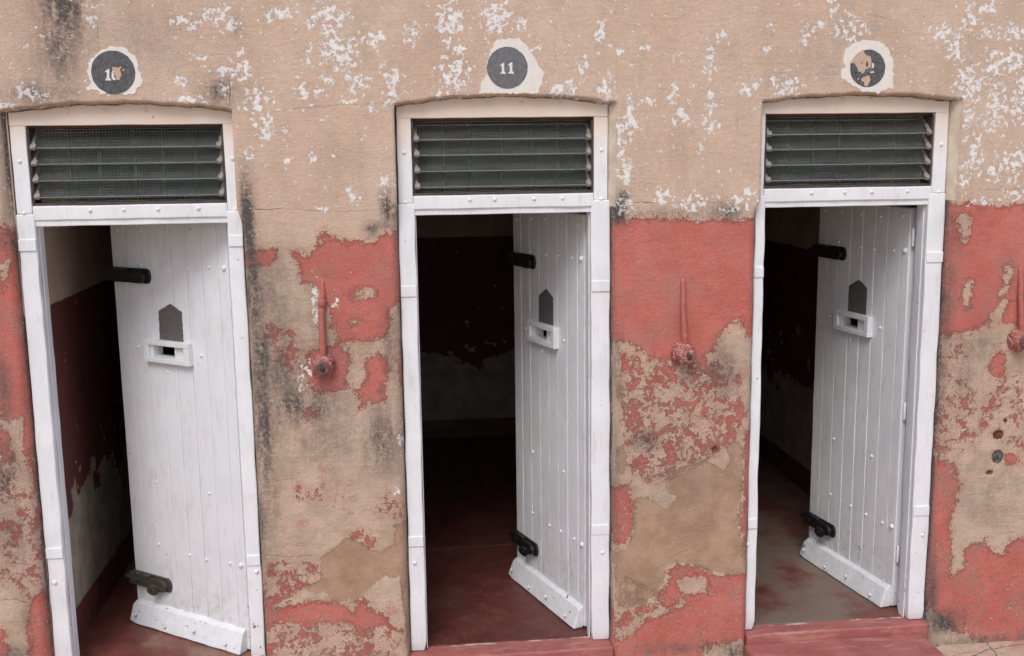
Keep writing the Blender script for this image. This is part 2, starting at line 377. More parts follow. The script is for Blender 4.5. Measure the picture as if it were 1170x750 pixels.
def box(bm, x0, x1, y0, y1, z0, z1, bev=0.0, seg=2, div=None, jit=0.0, seed=0.0, jscale=9.0):
    """A box, optionally bevelled, cut along its long axis and worn uneven."""
    g = bmesh.ops.create_cube(bm, size=1.0)
    vs = g['verts']
    for v in vs:
        v.co = Vector(((x0+x1)/2+v.co.x*(x1-x0), (y0+y1)/2+v.co.y*(y1-y0), (z0+z1)/2+v.co.z*(z1-z0)))
    geom = set(vs)
    if div:
        ax, cnt = div
        lo, hi = ((x0, x1), (y0, y1), (z0, z1))[ax]
        for k in range(1, cnt):
            co = [0, 0, 0]; no = [0, 0, 0]; co[ax] = lo+(hi-lo)*k/cnt; no[ax] = 1
            fs = {f for v in geom for f in v.link_faces}; es = {e for f in fs for e in f.edges}
            r = bmesh.ops.bisect_plane(bm, geom=list(geom)+list(es)+list(fs), plane_co=co, plane_no=no)
            geom |= {e for e in r['geom'] if isinstance(e, bmesh.types.BMVert)}
    if bev:
        es = {e for v in geom for e in v.link_edges}
        sh = [e for e in es if len(e.link_faces) == 2 and e.calc_face_angle(0) > 0.5]
        r = bmesh.ops.bevel(bm, geom=sh, offset=bev, segments=seg, affect='EDGES', profile=0.6, clamp_overlap=True)
        geom = {v for v in geom if v.is_valid} | set(r['verts'])
    if jit:
        for v in geom:
            if not v.is_valid: continue
            c = v.co
            v.co = c+Vector((nz(*c, jscale, seed), nz(*c, jscale, seed+31), nz(*c, jscale, seed+67)*0.6))*jit
def lathe(bm, prof, n=20, axis='y'):
    """prof: list of (r, t) along the axis, turned about the local axis; closed ends."""
    rings = []
    for r, t in prof:
        ring = []
        for k in range(n):
            a = 2*math.pi*k/n; c, s = r*math.cos(a), r*math.sin(a)
            ring.append(bm.verts.new((c, t, s) if axis == 'y' else ((t, c, s) if axis == 'x' else (c, s, t))))
        rings.append(ring)
    for a, b in zip(rings, rings[1:]):
        for k in range(n):
            bm.faces.new((a[k], a[(k+1) % n], b[(k+1) % n], b[k]))
    bm.faces.new(rings[0]); bm.faces.new(rings[-1][::-1])
    bmesh.ops.recalc_face_normals(bm, faces=bm.faces)
def tube(bm, pts, rad, n=10):
    rings = []
    for i, p in enumerate(pts):
        p = Vector(p); a = Vector(pts[max(i-1, 0)]); b = Vector(pts[min(i+1, len(pts)-1)])
        t = (b-a).normalized(); u = t.cross(Vector((0, 1, 0.02))).normalized(); w = t.cross(u)
        r = rad[i] if isinstance(rad, (list, tuple)) else rad
        rings.append([bm.verts.new(p+(u*math.cos(2*math.pi*k/n)+w*math.sin(2*math.pi*k/n))*r) for k in range(n)])
    for a, b in zip(rings, rings[1:]):
        for k in range(n): bm.faces.new((a[k], a[(k+1) % n], b[(k+1) % n], b[k]))
    bm.faces.new(rings[0]); bm.faces.new(rings[-1][::-1])
    bmesh.ops.recalc_face_normals(bm, faces=bm.faces)
def plate(bm, pts, y0, y1):
    """extrude an (x, z) outline from y0 (back) to y1 (front)"""
    a = [bm.verts.new((x, y0, z)) for x, z in pts]; b = [bm.verts.new((x, y1, z)) for x, z in pts]
    n = len(pts)
    bm.faces.new(a); bm.faces.new(b[::-1])
    for k in range(n): bm.faces.new((a[k], b[k], b[(k+1) % n], a[(k+1) % n]))
    bmesh.ops.recalc_face_normals(bm, faces=bm.faces)
def ragged(pts, step=0.004, amp=0.003, seed=0.0):
    out = []
    n = len(pts)
    for i in range(n):
        a, b = Vector(pts[i]), Vector(pts[(i+1) % n]); L = (b-a).length; k = max(1, int(L/step))
        nr = Vector((-(b-a).y, (b-a).x)).normalized()
        for j in range(k):
            p = a.lerp(b, j/k)
            d = mnoise.noise(Vector((p.x*55+seed, p.y*55, seed)))*amp*1.3+mnoise.noise(Vector((p.x*190+seed, p.y*190, 3)))*amp*0.7
            p = p+nr*d; out.append((p.x, p.y))
    return out

# ------------------------------------------------------------------ layout
XC = (-1.6306, 0.0, 1.6177)
ZT, ZB, ZO = 2.503, 2.1635, 2.076            # transom opening top and bottom, doorway top
DZ = (-0.012, 0.004, 0.008)
# wall edge offsets from each door's centre: (front left, front right) above the dado, (left, right) at the frame above, (left, right) at the frame below
UPF = ((-0.515, 0.458), (-0.483, 0.508), (-0.444, 0.515))
UPI = ((-0.482, 0.455), (-0.479, 0.476), (-0.441, 0.479))
LOI = ((-0.482, 0.474), (-0.480, 0.488), (-0.452, 0.483))
SPR = (2.553, 2.570, 2.571); ARC = (0.036, 0.038, 0.030)
ZTOP = 3.55; ZBOT = -0.16

def sm(a, b, x):
    t = np.clip((x-a)/(b-a), 0, 1); return t*t*(3-2*t)
DISC_C = [wp(129.6, 82.9), wp(579.6, 77.7), wp(991.2, 78.3)]
def wall_relief(x, z):
    w = 1.0
    for cx_, cz_ in DISC_C: w = w*sm(0.14, 0.26, np.sqrt((x-cx_)**2+(z-cz_)**2))
    return w*wall_relief0(x, z)
def wall_relief0(x, z):
    """slow unevenness of the plaster face (metres towards the viewer)"""
    return (0.0028*np.sin(2.1*x+1.3*z+0.4)+0.0022*np.sin(5.3*x-3.7*z+1.9)+0.0014*np.sin(11.0*x+9.1*z)
            + 0.0011*np.sin(17.7*x-13.1*z+2.0)+0.0007*np.sin(31*x+27*z+0.7))

# ------------------------------------------------------------------ paint layout on the wall (outlines read off the photograph)
RED_P = [
 # pier left of the first door
 [(-60,262),(0,258),(15,262),(24,330),(40,522),(36,530),(27,508),(25,478),(8,486),(0,470),(-30,470),(-60,450)],
 [(26,500),(40,525),(52,640),(44,640),(36,560),(30,532)],
 [(32,681),(50,674),(59,714),(66,760),(32,760)], [(-40,700),(4,720),(14,760),(-40,760)],
 [(0,484),(10,494),(14,520),(22,545),(14,552),(4,528),(-6,510)],
 # pier between first and second door
 [(370,264),(400,280),(424,276),(452,266),(462,300),(462,352),(452,356),(446,372),(438,384),(420,392),(400,388),(388,390),(378,372),(374,352),(362,332),(344,322),(340,302),(332,290),(354,288),(366,278)],
 [(358,398),(384,390),(400,406),(400,446),(366,450),(346,426),(348,410)],
 [(416,410),(432,402),(444,418),(438,438),(440,458),(412,464),(410,450),(418,430)],
 [(280,294),(292,284),(316,286),(314,298),(292,304),(280,306)],
 [(456,388),(466,388),(466,444),(457,440)],
 [(350,466),(364,468),(362,476),(350,474)],
 [(306,378),(316,380),(330,402),(326,420),(316,404)],
 [(300,671),(307,665),(330,647),(366,654),(350,674),(327,687),(300,692)],
 [(300,692),(327,694),(356,684),(399,690),(417,684),(426,696),(440,708),(462,722),(457,733),(442,716),(417,722),(399,710),(370,714),(359,728),(345,712),(316,716),(300,740)],
 [(402,610),(414,606),(429,616),(426,626),(412,614),(404,618)],
 [(300,736),(312,740),(316,756),(300,760)], [(352,726),(366,724),(370,745),(360,742)],
 # pier between second and third door
 [(690,250),(868,250),(868,374),(854,386),(846,362),(832,376),(818,386),(816,404),(800,412),(788,420),(768,412),(748,412),(728,400),(716,392),(690,388)],
 [(816,462),(832,458),(850,470),(848,492),(826,490)], [(732,474),(744,470),(752,506),(740,510)], [(755,508),(768,500),(772,526),(762,530)],
 [(704,555),(715,554),(724,570),(724,599),(715,624),(706,624),(696,600),(696,560)],
 [(852,500),(868,480),(868,650),(856,642),(848,613),(850,563)],
 [(690,690),(704,694),(722,698),(740,691),(760,670),(764,652),(776,643),(800,650),(823,658),(868,652),(868,780),(690,780)],
 # pier right of the third door
 [(1060,236),(1100,232),(1180,236),(1240,232),(1240,375),(1170,376),(1148,372),(1138,368),(1112,376),(1096,384),(1060,392)],
 [(1136,402),(1148,404),(1150,430),(1140,440),(1132,424)], [(1148,520),(1162,518),(1168,530),(1150,530)],
 [(1056,530),(1090,527),(1097,552),(1094,581),(1086,596),(1088,656),(1099,650),(1101,627),(1128,613),(1129,630),(1146,634),(1153,617),(1240,615),(1240,780),(1040,780)],
]
SUB_P = [
 [(398,332),(424,328),(428,338),(404,342)], [(400,364),(408,364),(408,372),(400,372)],
 [(444,356),(456,348),(458,440),(450,440)],
 [(1150,304),(1157,310),(1150,350),(1140,368),(1132,366),(1142,340)],
 [(1096,244),(1108,244),(1104,276),(1097,272)], [(1102,318),(1110,322),(1106,350),(1100,348)],
 [(398,690),(408,688),(406,700),(398,698)],
 [(704,690),(722,700),(742,694),(738,712),(716,730),(704,728)], [(776,664),(806,658),(812,676),(792,682),(778,678)],
 [(804,742),(836,732),(856,736),(858,770),(800,770)],
 [(1040,700),(1064,696),(1096,722),(1120,728),(1120,760),(1040,760)],
 [(0,300),(10,296),(8,330),(0,332)],
]
MIX_P = [   # (outline, bias): paint broken into islands
 [[(704,398),(760,415),(820,410),(850,420),(850,500),(800,540),(744,560),(712,540),(704,470)], -0.0015],
 [[(304,370),(340,376),(350,410),(336,430),(312,420)], -0.004],
 [[(1068,384),(1112,376),(1110,440),(1130,470),(1120,520),(1066,520)], -0.006],
 [[(1106,440),(1170,420),(1180,520),(1110,500)], -0.0105],
 [[(0,520),(34,540),(50,660),(30,680),(-20,660)], -0.0085],
 [[(302,640),(366,640),(366,664),(302,690)], -0.003],
 [[(310,712),(450,720),(462,760),(304,760)], -0.006],
 [[(420,560),(464,556),(464,600),(430,596)], -0.006],
 [[(330,552),(410,548),(412,580),(330,580)], -0.0115],
 [[(704,650),(770,680),(800,690),(780,700),(704,720)], 0.001],
]
CEM_P = [
 [(368,635),(388,620),(402,613),(424,629),(435,631),(449,622),(451,599),(463,598),(474,600),(478,760),(466,760),(461,690),(456,660),(435,660),(424,671),(413,685),(381,690),(373,678),(352,678),(348,671),(366,663)],
 [(760,548),(776,534),(805,527),(826,538),(835,527),(828,512),(844,503),(850,516),(848,552),(848,574),(844,606),(851,627),(856,653),(844,656),(823,656),(790,645),(772,644),(761,649),(760,667),(740,689),(722,696),(704,692),(702,631),(715,627),(724,606),(725,570),(740,568),(761,582),(774,568),(765,563)],
 [(704,512),(712,508),(718,524),(714,541),(706,538)], [(705,440),(712,439),(715,452),(710,462),(705,456)],
 [(858,690),(866,690),(866,640),(858,640)],
]
WHITE_B = [(106,22,6,6),(202,24,6,8),(248,18,14,9),(264,28,10,7),(228,66,9,4),(264,82,17,8),(294,116,12,14),(28,102,8,8),(44,110,7,7),(6,120,8,5),(204,94,6,6),(216,114,14,4),(256,104,7,6),(304,148,10,12),(284,176,7,6),(220,26,8,6),(312,18,10,5),(278,70,6,10),
 (322,16,15,6),(380,20,15,17),(388,60,19,21),(352,64,5,9),(430,44,11,8),(408,96,11,11),(448,98,10,17),(344,106,9,10),(374,88,7,7),(512,24,15,17),(568,20,17,19),(520,86,15,19),(524,56,9,6),(356,180,4,4),(380,176,4,4),(328,184,4,4),(328,152,5,4),(402,224,6,7),(368,240,4,5),(440,212,6,10),(424,124,5,4),(398,116,8,4),(470,40,9,9),(356,24,6,5),(364,104,6,5),(500,110,8,6),
 (686,36,5,11),(642,102,17,8),(692,104,9,15),(720,138,10,15),(780,132,9,11),(812,118,5,11),(810,72,5,15),(822,40,6,6),(802,170,4,5),(810,144,9,8),(714,196,7,17),(710,170,5,14),(792,232,20,8),(836,236,15,5),(758,224,8,8),(716,236,9,7),(854,226,7,11),(768,108,8,8),(668,76,6,10),(596,28,5,7),(616,54,5,4),(740,118,8,6),(708,148,5,10),(706,60,4,4),(738,54,5,3),(862,96,8,6),(776,64,4,4),(878,28,4,4),
 (972,32,15,13),(920,42,6,9),(900,100,15,13),(854,104,5,4),(1110,20,9,13),(1076,38,15,8),(1092,56,9,15),(1106,96,17,20),(1136,74,11,17),(1160,36,11,9),(1132,38,11,7),(1156,72,13,15),(1136,124,13,28),(1162,120,10,16),(1114,176,9,21),(1106,134,6,18),(1158,188,14,17),(1136,196,9,9),(1101,204,6,12),(952,8,5,11),(936,30,6,4),(878,56,4,7),(1160,222,14,7),(1122,230,14,5),(848,230,13,7),(1128,8,8,8),(1168,96,9,14),(882,150,4,4),
 (360,345,4,22),(350,424,5,9),(384,345,3,9),(346,440,4,6),(458,500,3,14),(453,560,3,5)]
STAIN_E = [(72,10,26,40,1.5),(66,52,22,40,1.2),(44,108,40,13,1.0),(250,104,18,14,1.2),(270,30,7,12,.7),(284,262,7,52,2.4),(290,330,12,60,1.5),(298,410,14,60,1.4),(300,490,16,70,1.5),(296,590,12,90,1.1),(338,464,46,24,1.5),(322,430,22,40,1.1),(436,505,20,40,1.2),(444,236,8,18,1.8),(424,262,9,8,1.2),(438,258,10,6,1.2),(310,350,28,60,.8),(444,390,8,40,1.0),(340,410,60,80,.45),(372,500,50,26,.7),(308,540,10,80,.9),
 (707,240,9,14,2.2),(712,226,6,8,1.8),(830,242,17,9,1.6),(780,244,70,7,.7),(826,424,16,26,1.3),(736,506,16,14,1.2),(706,420,6,40,.9),(704,560,5,80,.9),(784,740,60,8,1.0),(840,744,24,10,1.5),(800,430,26,14,.6),(700,330,4,90,.9),(790,540,60,60,.3),
 (1092,262,10,30,.8),(1082,340,10,80,1.0),(1118,400,26,18,.8),(1074,450,9,80,1.0),(1080,712,24,16,1.6),(1120,732,80,7,1.2),(1066,680,6,60,1.2),(1100,430,20,30,.6),(1130,570,40,40,.45),
 (8,540,12,34,1.6),(4,440,8,40,1.1),(30,700,6,20,.8),(10,610,30,40,.7),(20,745,20,8,1.0),(6,275,14,16,1.3),(48,600,6,90,.8),(170,40,60,40,.35),(960,70,60,30,.3),(600,150,160,40,.0)]
BLOOM_P = [[(700,390),(860,380),(856,520),(700,560)],[(300,500),(470,540),(470,620),(300,640)],[(1060,380),(1240,380),(1240,540),(1060,540)],[(300,360),(440,380),(440,500),(300,480)],[(0,480),(50,500),(50,680),(0,680)],[(300,640),(470,690),(470,760),(300,760)],[(700,640),(860,650),(860,760),(700,760)]]
HOLES = [(1141,497,7.5,6.2),(1131,540,5,3.4),(817,514,4.2,4),(1150,481,3,3)]
HOLE_G = [(1140,522,8,9)]

def sdf(px, pz, pts):
    """signed distance (positive inside) of many points to one outline"""
    pts = np.array(pts); n = len(pts)
    d = np.full(px.shape, 1e9); inside = np.zeros(px.shape, bool)
    for i in range(n):
        a = pts[i]; b = pts[(i+1) % n]; e = b-a
        wx = px-a[0]; wz = pz-a[1]
        t = np.clip((wx*e[0]+wz*e[1])/(e@e+1e-12), 0, 1)
        d = np.minimum(d, (wx-e[0]*t)**2+(wz-e[1]*t)**2)
        if a[1] != b[1]:
            c = ((a[1] <= pz) != (b[1] <= pz)) & (px < (b[0]-a[0])*(pz-a[1])/(b[1]-a[1])+a[0])
            inside ^= c
    d = np.sqrt(d); return np.where(inside, d, -d)
def local(px, pz, pts, pad=0.2):
    a = np.array(pts); return (px > a[:, 0].min()-pad) & (px < a[:, 0].max()+pad) & (pz > a[:, 1].min()-pad) & (pz < a[:, 1].max()+pad)

# ------------------------------------------------------------------ the front wall
def edges_at(d, side, z, which):
    lo = LOI[d][side]; s = -1 if side == 0 else 1
    t = sm(2.03, 2.13, z)
    if which == 'front':
        return XC[d]+(lo+s*0.040)*(1-t)+UPF[d][side]*t
    return XC[d]+lo*(1-t)+UPI[d][side]*t
def build_wall():
    zlow = np.concatenate([np.array([ZBOT, -0.13, -0.12]), np.arange(-0.11, 2.545, 0.0105)])
    V = []; F = []; FM = []
    def addv(arr):
        i0 = len(V); V.extend(arr); return i0
    grids = {}
    tup = np.concatenate([np.linspace(0, 0.5, 48)[1:], np.linspace(0.5, 1, 8)[1:]])
    # piers 0..3
    pier_edge = []
    for p in range(4):
        spr_l = SPR[p-1] if p > 0 else SPR[0]
        spr_r = SPR[p] if p < 3 else SPR[2]
        if p == 0:   s = np.concatenate([np.linspace(0, 0.80, 18), np.linspace(0.80, 1, 36)[1:]])
        elif p == 3: s = np.concatenate([np.linspace(0, 0.30, 62), np.linspace(0.30, 1, 24)[1:]])
        else: s = np.linspace(0, 1, 66)
        rows = []
        nrow = len(zlow)+len(tup)+1
        for r in range(nrow):
            row = []
            for u in s:
                spr = spr_l*(1-u)+spr_r*u
                if r < len(zlow): z = zlow[r]
                elif r == len(zlow): z = spr
                else: z = spr+(ZTOP-spr)*tup[r-len(zlow)-1]
                zz = min(z, 2.55)
                xl = -5.0 if p == 0 else edges_at(p-1, 1, zz, 'front')
                xr = 5.2 if p == 3 else edges_at(p, 0, zz, 'front')
                row.append((xl+(xr-xl)*u, WY, z))
            rows.append(addv(row))
        nc = len(s)
        for r in range(nrow-1):
            for c in range(nc-1):
                F.append((rows[r]+c, rows[r]+c+1, rows[r+1]+c+1, rows[r+1]+c)); FM.append(0)
        pier_edge.append(([rw for rw in rows], [rw+nc-1 for rw in rows]))
    nl = len(zlow)
    for d in range(3):
        left = pier_edge[d][1]; right = pier_edge[d+1][0]
        x0 = V[left[nl]][0]; x1 = V[right[nl]][0]
        n = 90; cols = []
        for k in range(n+1):
            if k == 0: cols.append(left[nl:]); continue
            if k == n: cols.append(right[nl:]); continue
            u = k/n; x = x0+(x1-x0)*u
            za = SPR[d]+ARC[d]*(1-(2*u-1)**2)
            za += 0.0022*math.sin(x*23+d)+0.0016*math.sin(x*61+2*d)
            col = addv([(x, WY, za)]+[(x, WY, za+(ZTOP-za)*t) for t in tup])
            cols.append([col+i for i in range(len(tup)+1)])
        for k in range(n):
            for r in range(len(tup)):
                F.append((cols[k][r], cols[k+1][r], cols[k+1][r+1], cols[k][r+1])); FM.append(0)
        # the reveal all round: left edge up, arch, right edge down
        path = [(left[i], 'L') for i in range(nl)]+[(cols[k][0], 'A') for k in range(n+1)]+[(right[i], 'R') for i in range(nl-1, -1, -1)]
        K = 6
        prev = None
        for idx, kind in path:
            x, y, z = V[idx]
            ring = [idx]
            zz = min(z, 2.55); t = float(sm(2.05, 2.12, z)) if kind != 'A' else 1.0
            for k in range(1, K+1):
                q = k/K
                if kind == 'A':
                    u = (x-x0)/(x1-x0)
                    xi = XC[d]+UPI[d][0]+(UPI[d][1]-UPI[d][0])*u
                    if k <= K-1:
                        w = min(1.0, q*1.25); a = (x+(xi-x)*w, WY+0.058*w, z-0.016*w)
                    else: a = (xi, 0.30, z-0.016)
                else:
                    side = 0 if kind == 'L' else 1
                    xi = edges_at(d, side, zz, 'in')
                    if k <= K-1:
                        w = k/(K-1); ang = w*math.pi/2
                        xr_, yr_ = x+(xi-x)*math.sin(ang), WY+0.055*(1-math.cos(ang))
                        # rounded corner: leave the face tangentially
                        xr_, yr_ = x+(xi-x)*math.sin(ang), WY+0.055*(1-math.cos(ang))
                        xs_, ys_ = x+(xi-x)*w, WY+0.055*w
                        a = (xr_*(1-t)+xs_*t, yr_*(1-t)+ys_*t, z)
                    else: a = (xi, 0.30, z)
                ring.append(addv([a]))
            if prev:
                for k in range(K):
                    f = (prev[0][k], ring[k], ring[k+1], prev[0][k+1])
                    F.append(f)
                    up = V[f[0]][2] > 2.11
                    FM.append(1 if (up and kind == 'R' and k >= 1) else 0)
            prev = (ring, kind)
    co = np.array(V, float)
    x, z = co[:, 0].copy(), co[:, 2].copy()
    # paint fields
    red = np.full(len(x), -0.1)
    for P_ in RED_P:
        q = poly(P_); m = local(x, z, q); red[m] = np.maximum(red[m], sdf(x[m], z[m], q))
    off = (x < -2.45) | (x > 2.85)
    red[off] = np.clip(2.04-z[off], -0.1, 0.1)
    red[off & (z < 1.4)] = -0.004
    for P_ in SUB_P:
        q = poly(P_); m = local(x, z, q); red[m] = np.minimum(red[m], -sdf(x[m], z[m], q))
    for P_, b in MIX_P:
        q = poly(P_); m = local(x, z, q); w = sm(-0.035, 0.03, sdf(x[m], z[m], q)); red[m] = red[m]*(1-w)+b*w
    red = np.clip(red, -0.1, 0.1)
    cem = np.full(len(x), -0.1)
    for P_ in CEM_P:
        q = poly(P_); m = local(x, z, q); cem[m] = np.maximum(cem[m], sdf(x[m], z[m], q))
    cem = np.clip(cem, -0.1, 0.1)
    wht = np.zeros(len(x))
    for (a, b, rx, ry) in WHITE_B:
        c = wp(a, b); s = 0.0040
        g = 0.66*np.exp(-(((x-c[0])/(rx*s*1.15))**2+((z-c[1])/(ry*s*1.15))**2)**1.3*0.6)
        wht = np.maximum(wht, g)
    far = np.where(z > 2.12, 0.03, -0.8); wht = wht+np.where(wht < 0.06, far, 0.0)
    wht = np.where(off & (z > 2.12), 0.22, wht)
    stn = np.zeros(len(x))
    for (a, b, rx, ry, st) in STAIN_E:
        c = wp(a, b); s = 0.0041
        stn = np.maximum(stn, st*np.exp(-(((x-c[0])/(rx*s))**2+((z-c[1])/(ry*s))**2)*0.9))
    stn = np.maximum(stn, 0.7*np.exp(-((z+0.12)/0.05)**2))
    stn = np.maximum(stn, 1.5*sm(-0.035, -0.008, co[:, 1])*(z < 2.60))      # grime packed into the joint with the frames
    blm = np.zeros(len(x))
    for P_ in BLOOM_P:
        q = poly(P_); m = local(x, z, q); blm[m] = np.maximum(blm[m], sm(-0.08, 0.05, sdf(x[m], z[m], q)))
    chip = 1.45-0.95*sm(0.5, 1.3, z)-0.4*sm(1.5, 1.9, z)
    def disc(lst):
        h = np.full(len(x), -0.05)
        for (a, b, rx, ry) in lst:
            c = wp(a, b); s = 0.0040
            h = np.maximum(h, (1-np.sqrt(((x-c[0])/(rx*s))**2+((z-c[1])/(ry*s))**2))*min(rx, ry)*s)
        return np.clip(h, -0.05, 0.05)
    hole = disc(HOLES); hg = disc(HOLE_G)
    face = co[:, 1] < 0.2
    rel = wall_relief(x, z)
    depth = 0.003*sm(-0.004, 0.010, cem)+0.014*sm(-0.002, 0.008, hole)+0.009*sm(-0.002, 0.008, hg)
    foot = -0.010*np.exp(-((z+0.14)/0.06)**2)
    fr = np.clip((0.0-co[:, 1])/0.05, 0, 1)
    co[:, 1] += np.where(face, (-rel+depth+foot)*fr, 0)
    me = bpy.data.meshes.new('front_wall'); me.from_pydata(co.tolist(), [], F)
    me.polygons.foreach_set('material_index', FM)
    bmw = bmesh.new(); bmw.from_mesh(me); bmesh.ops.recalc_face_normals(bmw, faces=bmw.faces)
    bmw.faces.ensure_lookup_table()
    if sum(f.normal.y*f.calc_area() for f in bmw.faces) > 0: bmesh.ops.reverse_faces(bmw, faces=bmw.faces)
    bmw.to_mesh(me); bmw.free()
    me.polygons.foreach_set('use_smooth', [True]*len(me.polygons))
    me.materials.append(M['wall']); me.materials.append(M['limewash'])
    for nm, arr in (('red', red), ('cement', cem), ('white', wht), ('stain', stn), ('bloom', blm), ('chip', chip), ('hole', hole), ('hole_grey', hg)):
        at = me.attributes.new(nm, 'FLOAT', 'POINT'); at.data.foreach_set('value', arr.astype(np.float32))
    me.update()
    o = bpy.data.objects.new('front_wall', me); COL.objects.link(o)
    return o
wall = build_wall()
tag(wall, 'long plastered cell block wall, tan above and peeling red below', 'wall')
def wall_y(x, z): return WY-float(wall_relief(x, z))

# hairline cracks in the plaster
def crack(pts, w):
    q = [Vector(wp(*p)) for p in pts]; out = []
    for a, b in zip(q, q[1:]):
        k = max(2, int((b-a).length/0.012))
        for j in range(k): out.append(a.lerp(b, j/k))
    out.append(q[-1]); n = len(out); bm = bmesh.new(); prev = None
    for i, p in enumerate(out):
        t = (out[min(i+1, n-1)]-out[max(i-1, 0)]).normalized(); nr = Vector((-t.y, t.x))
        p = p+nr*(0.005*mnoise.noise(Vector((p.x*40, p.y*40, 1)))+0.002*mnoise.noise(Vector((p.x*150, p.y*150, 4))))
        ww = w*(0.35+0.9*abs(mnoise.noise(Vector((p.x*30, p.y*30, 9)))))*min(1, 4*i/n+0.15, 4*(n-1-i)/n+0.15)
        l, r = p+nr*ww, p-nr*ww
        y = wall_y(p.x, p.y)-0.0007
        a = [bm.verts.new((l.x, y+0.0004, l.y)), bm.verts.new((p.x, y, p.y)), bm.verts.new((r.x, y+0.0004, r.y))]
        if prev:
            bm.faces.new((prev[0], a[0], a[1], prev[1])); bm.faces.new((prev[1], a[1], a[2], prev[2]))
        prev = a
    bmesh.ops.recalc_face_normals(bm, faces=bm.faces)
    o = obj('crack', bm, M['crack'], wall)
for pts, w in [
    ([(289,239),(304,240),(324,238)], .0018), ([(324,238),(380,242),(444,240)], .0007), ([(714,232),(735,231),(752,233)], .0022), ([(752,233),(800,230),(850,234)], .0008),
    ([(261,84),(263,104),(262,124)], .0022), ([(112,18),(111,45),(113,58)], .0009), ([(703,98),(706,80),(704,60)], .0005), ([(1114,216),(1140,217),(1168,216)], .0009),
    ([(296,634),(330,636),(368,634)], .0013), ([(0,643),(24,645),(46,644)], .0011), ([(0,686),(18,684),(36,690)], .0016), ([(300,548),(320,549),(344,545)], .0008),
    ([(1096,466),(1120,470),(1150,470)], .0007), ([(300,130),(340,124),(390,120),(440,118)], .0005), ([(1102,16),(1110,60),(1106,110)], .0005), ([(842,128),(843,150),(845,152)], .0012),
    ([(636,26),(634,60),(640,90)], .0005), ([(990,16),(1008,20),(1020,24)], .0009), ([(1099,640),(1140,610),(1170,606)], .0006), ([(456,660),(462,690),(466,740)], .0008),
    ([(300,400),(306,470),(303,560)], .0005), ([(778,470),(800,476),(824,472)], .0006), ([(740,660),(760,640),(800,620)], .0005)]:
    crack(pts, w)

# ------------------------------------------------------------------ ground, steps, cells
bm = bmesh.new()
g = bmesh.ops.create_grid(bm, x_segments=2, y_segments=2, size=1.0)
for v in bm.verts: v.co = Vector((v.co.x*400, v.co.y*400, -0.134))
gr = obj('ground', bm, M['ground']); tag(gr, kind='structure')
bm = bmesh.new()
nx, ny = 260, 90
vs = [[bm.verts.new((-3.5+7.5*i/nx, -1.9+1.95*j/ny, 0)) for i in range(nx+1)] for j in range(ny+1)]
for j in range(ny):
    for i in range(nx): bm.faces.new((vs[j][i], vs[j][i+1], vs[j+1][i+1], vs[j+1][i]))
for v in bm.verts:
    x, y = v.co.x, v.co.y
    edge = min(1.0, (x+3.5)*2, (4.0-x)*2, (y+1.9)*2)
    v.co.z = -0.130+edge*(0.010+0.006*nz(x, y, 0, 3.1, 4)+0.004*nz(x, y, 0, 11, 9)+0.0025*nz(x, y, 0, 37, 2))
pv = obj('pavement', bm, M['ground'], smooth=True); tag(pv, kind='structure')

def on_z(px, py, z):
    d = FWn+RTn*(px-W/2)/CAM['f']-UPn*(py-H/2)/CAM['f']
    return C0+d*(z-C0[2])/d[2]
def pave_z(x, y):
    edge = min(1.0, (x+3.5)*2, (4.0-x)*2, (y+1.9)*2)
    return -0.130+edge*(0.010+0.006*nz(x, y, 0, 3.1, 4)+0.004*nz(x, y, 0, 11, 9)+0.0025*nz(x, y, 0, 37, 2))
def pave_crack(pts, w):
    q = [Vector(on_z(*p, -0.120)[:2]) for p in pts]; out = []
    for a, b in zip(q, q[1:]):
        k = max(2, int((b-a).length/0.012)); out += [a.lerp(b, j/k) for j in range(k)]
    out.append(q[-1]); n = len(out); bm = bmesh.new(); prev = None
    for i, p in enumerate(out):
        t = (out[min(i+1, n-1)]-out[max(i-1, 0)]).normalized(); nr = Vector((-t.y, t.x))
        p = p+nr*0.010*mnoise.noise(Vector((p.x*18, p.y*18, 2)))
        ww = w*(0.5+abs(mnoise.noise(Vector((p.x*30, p.y*30, 9)))))
        a = [bm.verts.new((v.x, v.y, pave_z(v.x, v.y)+0.0012)) for v in (p+nr*ww, p-nr*ww)]
        if prev: bm.faces.new((prev[0], a[0], a[1], prev[1]))
        prev = a
    bmesh.ops.recalc_face_normals(bm, faces=bm.faces)
    obj('crack', bm, M['crack'], pv)
pave_crack([(1060,742),(1084,734),(1110,729),(1140,725),(1200,719)], 0.005)
pave_crack([(1124,729),(1128,735),(1136,744),(1142,756)], 0.0022)
pave_crack([(1108,752),(1126,743),(1150,739),(1200,732)], 0.0028)
pave_crack([(1076,760),(1092,748),(1110,746)], 0.0016)

